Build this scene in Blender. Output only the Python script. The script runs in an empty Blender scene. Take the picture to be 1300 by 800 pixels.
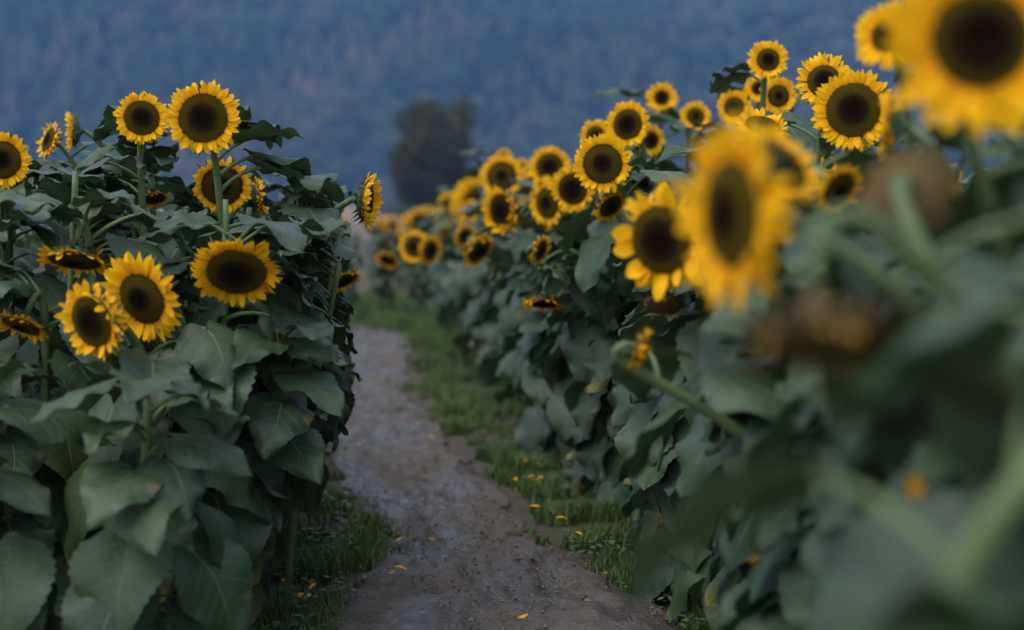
import bpy, math, random
import numpy as np
from mathutils import Vector, Matrix

rnd = random.Random(11)
nr = np.random.RandomState(5)
PI = math.pi
sc = bpy.context.scene
COL = sc.collection

# ------------------------------------------------------------------ camera
F = 1805.0            # focal length in pixels of a 1300 px wide picture (50 mm lens)
H = 1.0               # eye height
TILT = math.atan(115.0 / F)
ROT = Matrix.Rotation(-TILT, 3, 'X')
FWD, UP, RIGHT = ROT @ Vector((0, 1, 0)), ROT @ Vector((0, 0, 1)), Vector((1, 0, 0))
EYE = Vector((0, 0, H))


def at(px, py, d):
    return EYE + d * (FWD + RIGHT * ((px - 650) / F) - UP * ((py - 400) / F))


def on_ground(px, py, z=0.0):
    v = FWD + RIGHT * ((px - 650) / F) - UP * ((py - 400) / F)
    return EYE + v * ((z - H) / v.z)


cam = bpy.data.cameras.new('camera')
co = bpy.data.objects.new('camera', cam)
COL.objects.link(co)
co.location = EYE
co.rotation_euler = (PI / 2 - TILT, 0, 0)
cam.lens, cam.sensor_width = 50, 36
cam.clip_start, cam.clip_end = 0.05, 4000
cam.dof.use_dof = True
cam.dof.focus_distance = 3.6
cam.dof.aperture_fstop = 1.7
sc.camera = co

# ------------------------------------------------------------------ world and light
w = bpy.data.worlds.new('World')
sc.world = w
w.use_nodes = True
nt = w.node_tree
bg = nt.nodes['Background']
sky = nt.nodes.new('ShaderNodeTexSky')
sky.sky_type = 'NISHITA'
sky.sun_disc = False
SUN_EL, SUN_AZ = math.radians(66), math.radians(235)    # azimuth clockwise from +Y: behind the camera, a little to its left
sky.sun_elevation, sky.sun_rotation = SUN_EL, SUN_AZ
sky.dust_density, sky.air_density, sky.ozone_density = 1.0, 1.2, 1.5
bw = nt.nodes.new('ShaderNodeRGBToBW')
ov = nt.nodes.new('ShaderNodeMix')          # a thin cloud cover greys the blue of the sky
ov.data_type = 'RGBA'
ov.inputs[0].default_value = .52
nt.links.new(sky.outputs[0], bw.inputs[0])
nt.links.new(sky.outputs[0], ov.inputs[6])
nt.links.new(bw.outputs[0], ov.inputs[7])
nt.links.new(ov.outputs[2], bg.inputs[0])
bg.inputs[1].default_value = 0.15
sl = bpy.data.lights.new('sun', 'SUN')
sl.energy, sl.angle, sl.color = 0.9, math.radians(60), (1.0, 0.96, 0.90)
so = bpy.data.objects.new('sun', sl)
COL.objects.link(so)
sdir = Vector((math.sin(SUN_AZ) * math.cos(SUN_EL), math.cos(SUN_AZ) * math.cos(SUN_EL), math.sin(SUN_EL)))
so.rotation_euler = sdir.to_track_quat('Z', 'Y').to_euler()
so.location = sdir * 30
vs = sc.view_settings
vs.view_transform, vs.look, vs.gamma, vs.use_curve_mapping = 'Standard', 'None', 1, False
vs.exposure = 1.6
sc.cycles.use_denoising = True
sc.cycles.max_bounces = 5
sc.cycles.diffuse_bounces = 2
sc.cycles.glossy_bounces = 2
sc.cycles.volume_bounces = 0


# ------------------------------------------------------------------ materials
class Mat:
    def __init__(s, name):
        s.m = bpy.data.materials.new(name)
        s.m.use_nodes = True
        s.t = s.m.node_tree
        s.b = s.t.nodes['Principled BSDF']
        s.out = s.t.nodes['Material Output']

    def n(s, kind, **kw):
        nd = s.t.nodes.new('ShaderNode' + kind)
        for k, v in kw.items():
            if k.startswith('i_'):
                key = k[2:]
                key = int(key) if key.isdigit() else key.replace('_', ' ')
                s.put(nd.inputs[key], v)
            else:
                setattr(nd, k, v)
        return nd

    def put(s, sock, v):
        if isinstance(v, bpy.types.NodeSocket):
            s.t.links.new(v, sock)
        elif isinstance(v, bpy.types.Node):
            s.t.links.new(v.outputs[0], sock)
        else:
            if isinstance(v, tuple) and len(v) == 3 and sock.type == 'RGBA':
                v = (*v, 1)
            sock.default_value = v

    def math(s, op, a, b=0.0, c=0.0):
        nd = s.t.nodes.new('ShaderNodeMath')
        nd.operation = op
        for i, v in enumerate((a, b, c)):
            s.put(nd.inputs[i], v)
        return nd.outputs[0]

    def mix(s, f, a, b):
        nd = s.t.nodes.new('ShaderNodeMix')
        nd.data_type = 'RGBA'
        s.put(nd.inputs[0], f)
        s.put(nd.inputs[6], a)
        s.put(nd.inputs[7], b)
        return nd.outputs[2]

    def ramp(s, f, stops):
        nd = s.t.nodes.new('ShaderNodeValToRGB')
        el = nd.color_ramp.elements
        while len(el) < len(stops):
            el.new(0.5)
        for e, (p, c) in zip(el, stops):
            e.position = p
            e.color = (c, c, c, 1) if isinstance(c, (int, float)) else (*c, 1)
        s.put(nd.inputs[0], f)
        return nd.outputs[0]

    def noise(s, scale, detail=3, rough=.55, coord=None, dist=0.0):
        nd = s.n('TexNoise')
        nd.inputs['Scale'].default_value = scale
        nd.inputs['Detail'].default_value = detail
        nd.inputs['Roughness'].default_value = rough
        nd.inputs['Distortion'].default_value = dist
        if coord is not None:
            s.put(nd.inputs['Vector'], coord)
        return nd.outputs[0]

    def bump(s, h, strength=.3, dist=.01):
        nd = s.n('Bump')
        nd.inputs['Strength'].default_value = strength
        nd.inputs['Distance'].default_value = dist
        s.put(nd.inputs['Height'], h)
        s.put(s.b.inputs['Normal'], nd.outputs[0])
        return nd.outputs[0]

    def thin(s, color, amount, normal=None):
        """let part of the light through, as a leaf or petal does"""
        tr = s.n('BsdfTranslucent')
        s.put(tr.inputs[0], color)
        if normal is not None:
            s.put(tr.inputs[1], normal)
        mx = s.n('MixShader')
        mx.inputs[0].default_value = amount
        s.t.links.new(s.b.outputs[0], mx.inputs[1])
        s.t.links.new(tr.outputs[0], mx.inputs[2])
        s.t.links.new(mx.outputs[0], s.out.inputs[0])


def leaf_material(name, yellowing=0.0):
    M = Mat(name)
    uv = M.n('UVMap', uv_map='UVMap').outputs[0]
    sp = M.n('SeparateXYZ', i_0=uv)
    u, v = sp.outputs[0], sp.outputs[1]
    x = M.math('MULTIPLY', M.math('ABSOLUTE', M.math('SUBTRACT', u, .5)), 2.0)
    tint = M.n('Attribute', attribute_name='tint').outputs['Fac']
    orand = M.n('ObjectInfo').outputs['Random']
    t = M.math('FRACT', M.math('ADD', tint, orand))
    geo = M.n('NewGeometry')
    oc = M.n('TexCoord').outputs['Object']
    # blade
    col = M.ramp(t, [(0, (.006, .020, .008)), (.35, (.011, .032, .011)), (.7, (.019, .044, .014)), (.93, (.027, .053, .016)), (1, (.056, .078, .020))])
    nz = M.noise(22, 4, .6, oc)
    col = M.mix(M.ramp(nz, [(.35, 0), (.7, .55)]), col, (.024, .049, .023))
    # veins: midrib, and pairs running out to the margin
    wob = M.math('MULTIPLY', M.math('SUBTRACT', M.noise(3, 2, .5, uv), .5), .10)
    s_ = M.math('ADD', M.math('SUBTRACT', v, M.math('MULTIPLY', M.math('POWER', x, .8), .30)), wob)
    ph = M.math('ABSOLUTE', M.math('SUBTRACT', M.math('FRACT', M.math('MULTIPLY', M.math('ADD', s_, .4), 7.0)), .5))
    side = M.math('SUBTRACT', 1.0, M.math('MINIMUM', M.math('DIVIDE', ph, M.math('SUBTRACT', .060, M.math('MULTIPLY', x, .035))), 1.0))
    mid = M.math('SUBTRACT', 1.0, M.math('MINIMUM', M.math('DIVIDE', x, M.math('SUBTRACT', .042, M.math('MULTIPLY', v, .028))), 1.0))
    net = M.n('TexVoronoi', feature='DISTANCE_TO_EDGE')
    M.put(net.inputs['Vector'], uv)
    net.inputs['Scale'].default_value = 26
    fine = M.math('SUBTRACT', 1.0, M.math('MINIMUM', M.math('MULTIPLY', net.outputs[0], 12.0), 1.0))
    vein = M.math('MAXIMUM', M.math('MULTIPLY', side, .58), M.math('MAXIMUM', M.math('MULTIPLY', mid, .85), M.math('MULTIPLY', fine, .10)))
    col = M.mix(vein, col, (.100, .130, .055))
    if yellowing:
        n2 = M.noise(9, 5, .7, uv)
        y = M.math('ADD', M.math('MULTIPLY', v, .9), M.math('MULTIPLY', M.math('SUBTRACT', n2, .5), 1.5))
        y = M.ramp(y, [(.62, 0), (.78, 1)])
        col = M.mix(M.math('MULTIPLY', y, yellowing), col, M.mix(M.ramp(n2, [(.4, 0), (.6, 1)]), (.22, .18, .035), (.11, .10, .025)))
    else:
        n2 = M.noise(16, 3, .6, oc)
        col = M.mix(M.ramp(n2, [(.66, 0), (.70, .7)]), col, (.085, .065, .025))
    back = M.mix(vein, (.042, .066, .034), (.10, .12, .055))
    col = M.mix(geo.outputs['Backfacing'], col, back)
    M.put(M.b.inputs['Base Color'], col)
    M.put(M.b.inputs['Roughness'], M.math('ADD', M.math('MULTIPLY', nz, .25), .34))
    M.b.inputs['Specular IOR Level'].default_value = .36
    hgt = M.math('ADD', M.math('MULTIPLY', M.math('MAXIMUM', M.math('MULTIPLY', side, .8), mid), -.9), M.math('ADD', M.math('MULTIPLY', M.noise(60, 4, .6, oc), .9), M.math('MULTIPLY', fine, -.25)))
    nrm = M.bump(hgt, .55, .003)
    M.thin(M.mix(.5, col, (.05, .09, .01)), .10, nrm)
    return M.m


def petal_material():
    M = Mat('petal_yellow')
    uv = M.n('UVMap', uv_map='UVMap').outputs[0]
    sp = M.n('SeparateXYZ', i_0=uv)
    u, v = sp.outputs[0], sp.outputs[1]
    tint = M.n('Attribute', attribute_name='tint').outputs['Fac']
    c = M.ramp(v, [(0, (.84, .32, .002)), (.35, (.92, .47, .004)), (1, (.94, .58, .008))])
    c = M.mix(M.math('MULTIPLY', tint, .45), c, (.84, .34, .006))
    mp = M.n('Mapping', i_0=uv)
    mp.inputs['Scale'].default_value = (9, .6, 1)
    st = M.noise(3, 2, .5, mp.outputs[0])
    c = M.mix(M.ramp(st, [(.4, 0), (.75, .5)]), c, (.72, .30, .006))
    M.put(M.b.inputs['Base Color'], c)
    M.b.inputs['Roughness'].default_value = .55
    M.b.inputs['Specular IOR Level'].default_value = .1
    nrm = M.bump(st, .5, .01)
    M.thin(c, .30, nrm)
    return M.m


def disc_material():
    M = Mat('seed_disc_brown')
    uv = M.n('UVMap', uv_map='UVMap').outputs[0]
    sp = M.n('SeparateXYZ', i_0=uv)
    r, k = sp.outputs[0], sp.outputs[1]
    orand = M.n('ObjectInfo').outputs['Random']
    rr = M.math('ADD', r, M.math('MULTIPLY', M.math('SUBTRACT', orand, .55), .35))
    c = M.ramp(rr, [(.18, (.005, .0025, .0025)), (.42, (.010, .006, .004)), (.62, (.050, .033, .005)), (.86, (.060, .041, .005)), (1, (.028, .014, .004))])
    c = M.mix(M.math('MULTIPLY', k, M.math('ADD', M.math('MULTIPLY', r, .75), .1)), c, (.115, .078, .012))
    M.put(M.b.inputs['Base Color'], c)
    M.b.inputs['Roughness'].default_value = .75
    M.b.inputs['Specular IOR Level'].default_value = .0
    return M.m


def plain(name, c0, c1, scale, rough=.7, bump=.3, bscale=None, thin=0, spec=.3):
    M = Mat(name)
    oc = M.n('TexCoord').outputs['Object']
    nz = M.noise(scale, 4, .6, oc)
    tint = M.n('Attribute', attribute_name='tint').outputs['Fac']
    c = M.mix(M.ramp(M.math('ADD', nz, M.math('MULTIPLY', M.math('SUBTRACT', tint, .5), .5)), [(.3, 0), (.7, 1)]), c0, c1)
    M.put(M.b.inputs['Base Color'], c)
    M.b.inputs['Roughness'].default_value = rough
    M.b.inputs['Specular IOR Level'].default_value = spec
    nrm = None
    if bump:
        nrm = M.bump(M.noise(bscale or scale * 4, 4, .6, oc), bump, .01)
    if thin:
        M.thin(c, thin, nrm)
    return M.m


M_LEAF = leaf_material('sunflower_leaf')
M_LEAFY = leaf_material('yellowing_sunflower_leaf', .9)
M_STEM = plain('stem_green', (.050, .080, .026), (.085, .12, .042), 14, .6, .3)
M_CALYX = plain('calyx_green', (.030, .055, .020), (.06, .09, .034), 12, .65, .3)
M_PETAL = petal_material()
M_DISC = disc_material()
M_WITHER = plain('withered_petal', (.12, .055, .010), (.30, .17, .015), 10, .8, .3)
M_WDISC = plain('withered_head_brown', (.035, .018, .008), (.15, .095, .018), 9, .85, .5)
M_WBACK = plain('withered_head_back', (.035, .018, .009), (.115, .075, .012), 14, .8, .4)
M_GRASS = plain('grass_green', (.028, .064, .012), (.088, .134, .030), 3, .6, 0, thin=.2)
M_WEED = plain('weed_green', (.04, .075, .025), (.075, .12, .045), 3, .6, 0, thin=.15)
M_DRYLEAF = plain('dry_leaf', (.075, .055, .03), (.14, .10, .05), 12, .85, .4)


# ------------------------------------------------------------------ mesh building
class MB:
    def __init__(s):
        s.v, s.f, s.uv, s.t, s.mi = [], [], [], [], []
        s.n = 0

    def add(s, verts, faces, uvs=None, tint=0.5, mi=0):
        """verts (n,3), faces list of index tuples, uvs (n,2) per vertex"""
        verts = np.asarray(verts, float)
        s.v.append(verts)
        s.f.extend([tuple(i + s.n for i in f) for f in faces])
        s.mi.extend([mi] * len(faces))
        s.uv.append(np.zeros((len(verts), 2)) if uvs is None else np.asarray(uvs, float))
        s.t.append(np.full(len(verts), float(tint)) if np.isscalar(tint) else np.asarray(tint, float))
        s.n += len(verts)

    def tube(s, pts, radii, n=7, mi=0, tint=.5, cap=True):
        pts = [Vector(p) for p in pts]
        m = len(pts)
        if np.isscalar(radii):
            radii = [radii] * m
        V, fr = [], None
        for i, p in enumerate(pts):
            tdir = (pts[min(i + 1, m - 1)] - pts[max(i - 1, 0)]).normalized()
            if fr is None:
                a = Vector((1, 0, 0)) if abs(tdir.x) < .8 else Vector((0, 1, 0))
                fr = tdir.cross(a).normalized()
            fr = (fr - tdir * fr.dot(tdir)).normalized()
            g = tdir.cross(fr)
            for k in range(n):
                an = 2 * PI * k / n
                V.append(p + (fr * math.cos(an) + g * math.sin(an)) * radii[i])
        Fs = [(i * n + k, i * n + (k + 1) % n, (i + 1) * n + (k + 1) % n, (i + 1) * n + k) for i in range(m - 1) for k in range(n)]
        if cap:
            Fs += [tuple(range(n - 1, -1, -1)), tuple((m - 1) * n + k for k in range(n))]
        s.add([tuple(v) for v in V], Fs, None, tint, mi)

    def mesh(s, name, mats, smooth=True):
        me = bpy.data.meshes.new(name)
        V = np.concatenate(s.v)
        me.from_pydata(V.tolist(), [], s.f)
        for m in (mats if isinstance(mats, (list, tuple)) else [mats]):
            me.materials.append(m)
        me.polygons.foreach_set('material_index', np.array(s.mi, np.int32))
        me.polygons.foreach_set('use_smooth', np.full(len(s.f), smooth))
        uvl = me.uv_layers.new(name='UVMap')
        li = np.empty(len(me.loops), np.int32)
        me.loops.foreach_get('vertex_index', li)
        uvl.data.foreach_set('uv', np.concatenate(s.uv)[li].astype(np.float32).ravel())
        a = me.attributes.new('tint', 'FLOAT', 'POINT')
        a.data.foreach_set('value', np.concatenate(s.t).astype(np.float32))
        me.update()
        return me


def grid_faces(nv, nu):
    return [(i * nu + j, i * nu + j + 1, (i + 1) * nu + j + 1, (i + 1) * nu + j) for i in range(nv - 1) for j in range(nu - 1)]


def link(name, data, parent=None, mw=None):
    o = bpy.data.objects.new(name, data)
    COL.objects.link(o)
    if parent is not None:
        o.parent = parent
    if mw is not None:
        o.matrix_local = mw
    return o


def tag(o, label=None, cat=None, group=None, kind=None):
    for k, v in (('label', label), ('category', cat), ('group', group), ('kind', kind)):
        if v:
            o[k] = v
    return o


def vnoise(x, y, seed=0):
    """smooth value noise, vectorised"""
    x, y = np.asarray(x, float), np.asarray(y, float)
    xi, yi = np.floor(x).astype(int), np.floor(y).astype(int)
    fx, fy = x - xi, y - yi
    fx, fy = fx * fx * (3 - 2 * fx), fy * fy * (3 - 2 * fy)

    def h(a, b):
        q = np.sin(a * 127.1 + b * 311.7 + seed * 74.7) * 43758.5453
        return q - np.floor(q)
    return (h(xi, yi) * (1 - fx) + h(xi + 1, yi) * fx) * (1 - fy) + (h(xi, yi + 1) * (1 - fx) + h(xi + 1, yi + 1) * fx) * fy


def fbm(x, y, seed=0, oct=4):
    r, a = 0, .5
    for i in range(oct):
        r = r + a * vnoise(np.asarray(x) * 2 ** i, np.asarray(y) * 2 ** i, seed + i)
        a *= .5
    return r


# ------------------------------------------------------------------ leaves
PROF_T = [0, .07, .18, .32, .48, .64, .80, .92, 1]
PROF_W = [.60, .86, 1, .97, .84, .63, .37, .15, .0]


def blade(mb, org, L, W, p0, p1, fold, wave, twist, nv, nu, r, frame=None, tint=.5, mi=0, droop=.25):
    """a heart shaped blade from org along +Y of frame, pitch p0 at the petiole to p1 at the tip"""
    t = np.linspace(0, 1, nv)
    pit = p0 + (p1 - p0) * (t * t * (3 - 2 * t) * .6 + t * .4)
    st = L / (nv - 1)
    y = np.concatenate([[0], np.cumsum(np.cos(pit[:-1]) * st)])
    z = np.concatenate([[0], np.cumsum(np.sin(pit[:-1]) * st)])
    hw = np.interp(t, PROF_T, PROF_W) * W / 2
    u = np.linspace(-1, 1, nu)
    ph, k = r.uniform(0, 6.3), r.uniform(1.6, 3.0)
    ph2 = r.uniform(0, 6.3)
    asym = r.uniform(-.10, .10)
    bendx = r.uniform(-.16, .16) * L
    V, UVs = [], []
    for i in range(nv):
        T = np.array([0, math.cos(pit[i]), math.sin(pit[i])])
        N = np.array([0, -math.sin(pit[i]), math.cos(pit[i])])
        tw = twist * t[i]
        for j in range(nu):
            a = abs(u[j])
            wj = hw[i] * (1 + asym * np.sign(u[j]))
            if nv > 14 and j in (0, nu - 1) and 0 < i < nv - 1:
                wj *= 1 - (.045 if i % 2 else -.014) + r.uniform(-.014, .014)
            x = u[j] * wj
            lob = max(0, 1 - t[i] / .38) ** 1.6
            back = -.20 * L * lob * math.sin(PI * min(1, a * .80)) * (1 if a > 0 else 0)
            n = fold * (a ** 1.25) * hw[i] - droop * a * a * hw[i] + wave * W * a * a * math.sin(k * 2 * PI * t[i] + ph + (1.7 if u[j] > 0 else 0)) * min(1, 3 * t[i] + .3) \
                + .012 * W * math.sin(9 * u[j] + ph2) * math.sin(13 * t[i] + ph)
            X = np.array([math.cos(tw), 0, 0]) + N * math.sin(tw)
            Nn = N * math.cos(tw) - np.array([math.sin(tw), 0, 0])
            P = np.array([bendx * t[i] ** 2, y[i], z[i]]) + X * x + T * back + Nn * n
            V.append(P)
            UVs.append((u[j] * .5 + .5, t[i]))
    V = np.array(V)
    if frame is not None:
        V = V @ frame.T
    V = V + np.asarray(org)
    mb.add(V, grid_faces(nv, nu), UVs, tint, mi)


def full_leaf(mb, kind, r, hi=True, frame=None, org=(0, 0, 0), size=1.0, tint=.5):
    """petiole from the stem and a blade at its end; local +Y leads away from the stem"""
    D = math.radians
    if kind == 'low':
        lp, pp, L, W, p0, p1 = r.uniform(.11, .17), (D(r.uniform(25, 45)), D(-15)), r.uniform(.165, .215), r.uniform(.16, .205), D(r.uniform(-62, -34)), D(r.uniform(-96, -74))
    elif kind == 'mid':
        lp, pp, L, W, p0, p1 = r.uniform(.09, .14), (D(r.uniform(25, 45)), D(5)), r.uniform(.165, .21), r.uniform(.14, .18), D(r.uniform(-35, -5)), D(r.uniform(-85, -50))
    elif kind == 'up':
        lp, pp, L, W, p0, p1 = r.uniform(.06, .11), (D(r.uniform(35, 55)), D(25)), r.uniform(.15, .21), r.uniform(.10, .15), D(r.uniform(-5, 22)), D(r.uniform(-48, -12))
    else:
        lp, pp, L, W, p0, p1 = r.uniform(.02, .05), (D(r.uniform(40, 60)), D(35)), r.uniform(.09, .14), r.uniform(.045, .07), D(r.uniform(15, 45)), D(r.uniform(-30, 15))
    lp, L, W = lp * size, L * size, W * size
    fr = np.eye(3) if frame is None else frame
    org = np.asarray(org, float)
    n = 5 if hi else 3
    pts, p = [org], np.zeros(3)
    for i in range(n):
        a = pp[0] + (pp[1] - pp[0]) * i / (n - 1)
        p = p + np.array([0, math.cos(a), math.sin(a)]) * lp / n
        pts.append(org + fr @ p)
    mb.tube(pts, list(np.linspace(.0055, .0036, n + 1) * (size if kind != 'top' else .6)), 6 if hi else 4, 1, .5, False)
    blade(mb, pts[-1], L, W, p0, p1, r.uniform(.12, .5), r.uniform(.03, .10), r.uniform(-.7, .7), 27 if hi else 9, 9 if hi else 5, r, fr, tint, 0, r.uniform(.1, .55))


LEAF = {}
for kind, n in (('low', 9), ('mid', 9), ('up', 8), ('top', 4)):
    LEAF[kind] = []
    for i in range(n):
        mb = MB()
        full_leaf(mb, kind, rnd, True)
        LEAF[kind].append(mb.mesh('leaf', [M_LEAF, M_STEM]))
LEAF['yellow'] = []
for i in range(3):
    mb = MB()
    full_leaf(mb, 'low', rnd, True)
    LEAF['yellow'].append(mb.mesh('leaf', [M_LEAFY, M_STEM]))


# ------------------------------------------------------------------ flower heads (unit radius, facing +Z)
def petal_ring(mb, ratio, count, r, length, width, elev, jit, layer, curl=0.0, mi=0, skip=0.0):
    for k in range(count):
        if r.random() < skip:
            continue
        an = 2 * PI * (k + r.uniform(-.32, .32)) / count + layer * .5
        L = length * r.uniform(.80, 1.14)
        W = width * r.uniform(.8, 1.2)
        el = elev + r.gauss(0, jit)
        cu = curl + r.gauss(0, .45)
        nv, nu = 7, 3
        t = np.linspace(0, 1, nv)
        prof = np.interp(t, [0, .25, .5, .75, .9, 1], [.55, .92, 1, .78, .42, .03]) * W / 2
        tw = r.gauss(0, .30)
        yaw = r.gauss(0, .10)
        V, U = [], []
        rad, z, a = ratio * r.uniform(.93, 1.0), .015 - layer * .03, el
        rr, zz = rad, z
        for i in range(nv):
            if i:
                a = el + cu * t[i] ** 1.5
                rr += math.cos(a) * L / (nv - 1)
                zz += math.sin(a) * L / (nv - 1)
            for j in (-1, 0, 1):
                lat = j * prof[i] * math.cos(tw * t[i])
                off = j * prof[i] * math.sin(tw * t[i]) - (.18 * prof[i] if j == 0 else 0)
                q, lat2 = rr - math.sin(a) * off * .5, lat + yaw * (rr - rad)
                V.append((q * math.cos(an) - lat2 * math.sin(an), q * math.sin(an) + lat2 * math.cos(an), zz + math.cos(a) * off))
                U.append((j * .5 + .5, t[i]))
        mb.add(V, grid_faces(nv, nu), U, r.random(), mi)


def disc_mesh(ratio, r, dome=.13, mat=None, nf=620):
    mb = MB()
    n = 40
    rs = np.array([0, .15, .3, .45, .6, .75, .88, .97, 1.03])

    def zof(q):
        return dome * (1 - q ** 2.4) - .045 * math.exp(-(q / .28) ** 2)
    V, U = [(0, 0, zof(0))], [(0, 0)]
    for q in rs[1:]:
        for k in range(n):
            a = 2 * PI * k / n
            V.append((q * ratio * math.cos(a), q * ratio * math.sin(a), zof(min(q, 1)) - (.05 if q > 1 else 0)))
            U.append((q, 0))
    Fs = [(0, 1 + k, 1 + (k + 1) % n) for k in range(n)]
    for i in range(len(rs) - 2):
        for k in range(n):
            a, b = 1 + i * n + k, 1 + i * n + (k + 1) % n
            Fs.append((a, a + n, b + n, b))
    mb.add(V, Fs, U)
    GA = PI * (3 - math.sqrt(5))
    for k in range(nf):
        q = math.sqrt((k + .5) / nf) * 1.0
        a = k * GA
        s = .040 * ratio * (1.05 - .25 * (1 - q))
        h = (.040 + .06 * max(0, q - .60) + r.uniform(-.012, .02)) * ratio * 1.2
        lean = .25 * q
        cx, cy, cz = q * ratio * math.cos(a), q * ratio * math.sin(a), zof(q) - .006
        c = [(cx + s * math.cos(a + b), cy + s * math.sin(a + b), cz) for b in (PI / 4, 3 * PI / 4, 5 * PI / 4, 7 * PI / 4)]
        tp = (cx + math.cos(a) * h * lean, cy + math.sin(a) * h * lean, cz + h)
        mb.add(c + [tp], [(0, 1, 4), (1, 2, 4), (2, 3, 4), (3, 0, 4)], [(q, 0)] * 4 + [(q, r.uniform(.4, 1))])
    return mb.mesh('seed_disc', mat or M_DISC, True)


def calyx_mesh(ratio, r, mat=None, long=1.0):
    mb = MB()
    n = 28
    prof = [(ratio * 1.02, .0), (ratio * 1.06, -.08), (ratio * .93, -.20), (ratio * .62, -.30), (ratio * .30, -.38), (.12, -.46), (.075, -.62)]
    V = [(q * math.cos(2 * PI * k / n), q * math.sin(2 * PI * k / n), z) for q, z in prof for k in range(n)]
    Fs = [(i * n + k, i * n + (k + 1) % n, (i + 1) * n + (k + 1) % n, (i + 1) * n + k)[::-1] for i in range(len(prof) - 1) for k in range(n)]
    mb.add(V, Fs)
    for layer, (cnt, r0, z0, L0) in enumerate(((24, 1.0, -.06, .34), (20, .95, -.14, .38), (14, .7, -.24, .36))):
        for k in range(cnt):
            an = 2 * PI * (k + r.uniform(-.3, .3)) / cnt
            L, W, el, cu = L0 * r.uniform(.75, 1.2) * long, .15 * r.uniform(.8, 1.2), r.uniform(-.55, .45), r.uniform(-.9, .5)
            rr, zz = ratio * r0, z0
            VV, UU = [], []
            for i in range(6):
                t = i / 5
                if i:
                    a = el + cu * t
                    rr += math.cos(a) * L / 5
                    zz += math.sin(a) * L / 5
                ww = W / 2 * [.8, 1, .85, .5, .2, .02][i]
                for j in (-1, 1):
                    VV.append((rr * math.cos(an) - j * ww * math.sin(an), rr * math.sin(an) + j * ww * math.cos(an), zz))
                    UU.append((j, t))
            mb.add(VV, grid_faces(6, 2), UU, r.random())
    return mb.mesh('flower_head', mat or M_CALYX)


def head_set(kind, r):
    mb = MB()
    D = math.radians
    if kind == 'full':          # broad disc, dense short ring
        ra = .665
        petal_ring(mb, ra, 38, r, .36, .150, D(14), .22, 0, -.1)
        petal_ring(mb, ra, 36, r, .38, .160, D(2), .16, 1, -.15)
    elif kind == 'open':        # smaller disc, longer petals
        ra = .56
        petal_ring(mb, ra, 30, r, .45, .17, D(16), .20, 0, -.15)
        petal_ring(mb, ra, 30, r, .47, .18, D(4), .16, 1, -.2)
    elif kind == 'small':
        ra = .50
        petal_ring(mb, ra, 24, r, .52, .23, D(12), .12, 0, -.1)
        petal_ring(mb, ra, 22, r, .53, .24, D(3), .12, 1, -.15)
    elif kind == 'cupped':      # petals curled forward, some folded over the disc
        ra = .68
        petal_ring(mb, ra, 30, r, .36, .17, D(50), .35, 0, .5)
        petal_ring(mb, ra, 28, r, .38, .18, D(28), .30, 1, .2)
    elif kind == 'messy':
        ra = .66
        petal_ring(mb, ra, 26, r, .38, .18, D(20), .45, 0, .1)
        petal_ring(mb, ra, 28, r, .40, .18, D(-5), .35, 1, -.2)
    elif kind == 'sparse':      # few broad long petals
        ra = .60
        petal_ring(mb, ra, 17, r, .45, .27, D(22), .28, 0, -.25, skip=.12)
        petal_ring(mb, ra, 13, r, .46, .27, D(4), .25, 1, -.2, skip=.1)
    elif kind == 'hanging':     # petals hanging back
        ra = .70
        petal_ring(mb, ra, 30, r, .34, .17, D(35), .3, 0, -.2)
        petal_ring(mb, ra, 26, r, .36, .18, D(10), .3, 1, -.3)
    elif kind == 'withered':
        ra = .80
        petal_ring(mb, ra, 26, r, .30, .12, D(40), .5, 0, 1.2, skip=.35)
    mats = M_WITHER if kind == 'withered' else M_PETAL
    return dict(ratio=ra,
                flower_head=calyx_mesh(ra, r, M_WBACK if kind == 'withered' else None),
                ray_petals=mb.mesh('ray_petals', mats),
                seed_disc=disc_mesh(ra, r, {'withered': .24, 'cupped': .10}.get(kind, .13), M_WDISC if kind == 'withered' else None))


HEADS = {k: [head_set(k, rnd) for _ in range(n)] for k, n in
         (('full', 3), ('open', 3), ('small', 3), ('cupped', 2), ('messy', 2), ('sparse', 1), ('hanging', 2), ('withered', 2))}


def facing(yaw, pitch):
    """unit vector; yaw 0 looks at the camera's side of the field (-Y), positive towards +X; pitch up positive"""
    y, p = math.radians(yaw), math.radians(pitch)
    return Vector((math.sin(y) * math.cos(p), -math.cos(y) * math.cos(p), math.sin(p)))


def head_matrix(pos, f, R, roll):
    up = Vector((0, 0, 1)) if abs(f.z) < .95 else Vector((0, 1, 0))
    x = up.cross(f).normalized()
    y = f.cross(x)
    m = Matrix((x, y, f)).transposed() @ Matrix.Rotation(roll, 3, 'Z')
    return Matrix.Translation(pos) @ (m * R).to_4x4()


def add_head(root, kind, pos, f, R, r, calyx=None):
    hs = r.choice(HEADS[kind])
    h = link('flower_head', hs['flower_head'], root, head_matrix(pos, f, R, r.uniform(0, 6.28)))
    link('ray_petals', hs['ray_petals'], h)
    link('seed_disc', hs['seed_disc'], h)
    return h


def bez(p0, p1, p2, p3, t):
    return p0 * (1 - t) ** 3 + p1 * 3 * t * (1 - t) ** 2 + p2 * 3 * t * t * (1 - t) + p3 * t ** 3


def leaf_frame(yaw, tilt=0, roll=0):
    return Matrix.Rotation(yaw, 3, 'Z') @ Matrix.Rotation(tilt, 3, 'X') @ Matrix.Rotation(roll, 3, 'Y')


PLANTS = []


SEEN = []          # flower faces that leaves should not cover: (centre, radius)


SAMPLES = {}


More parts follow.
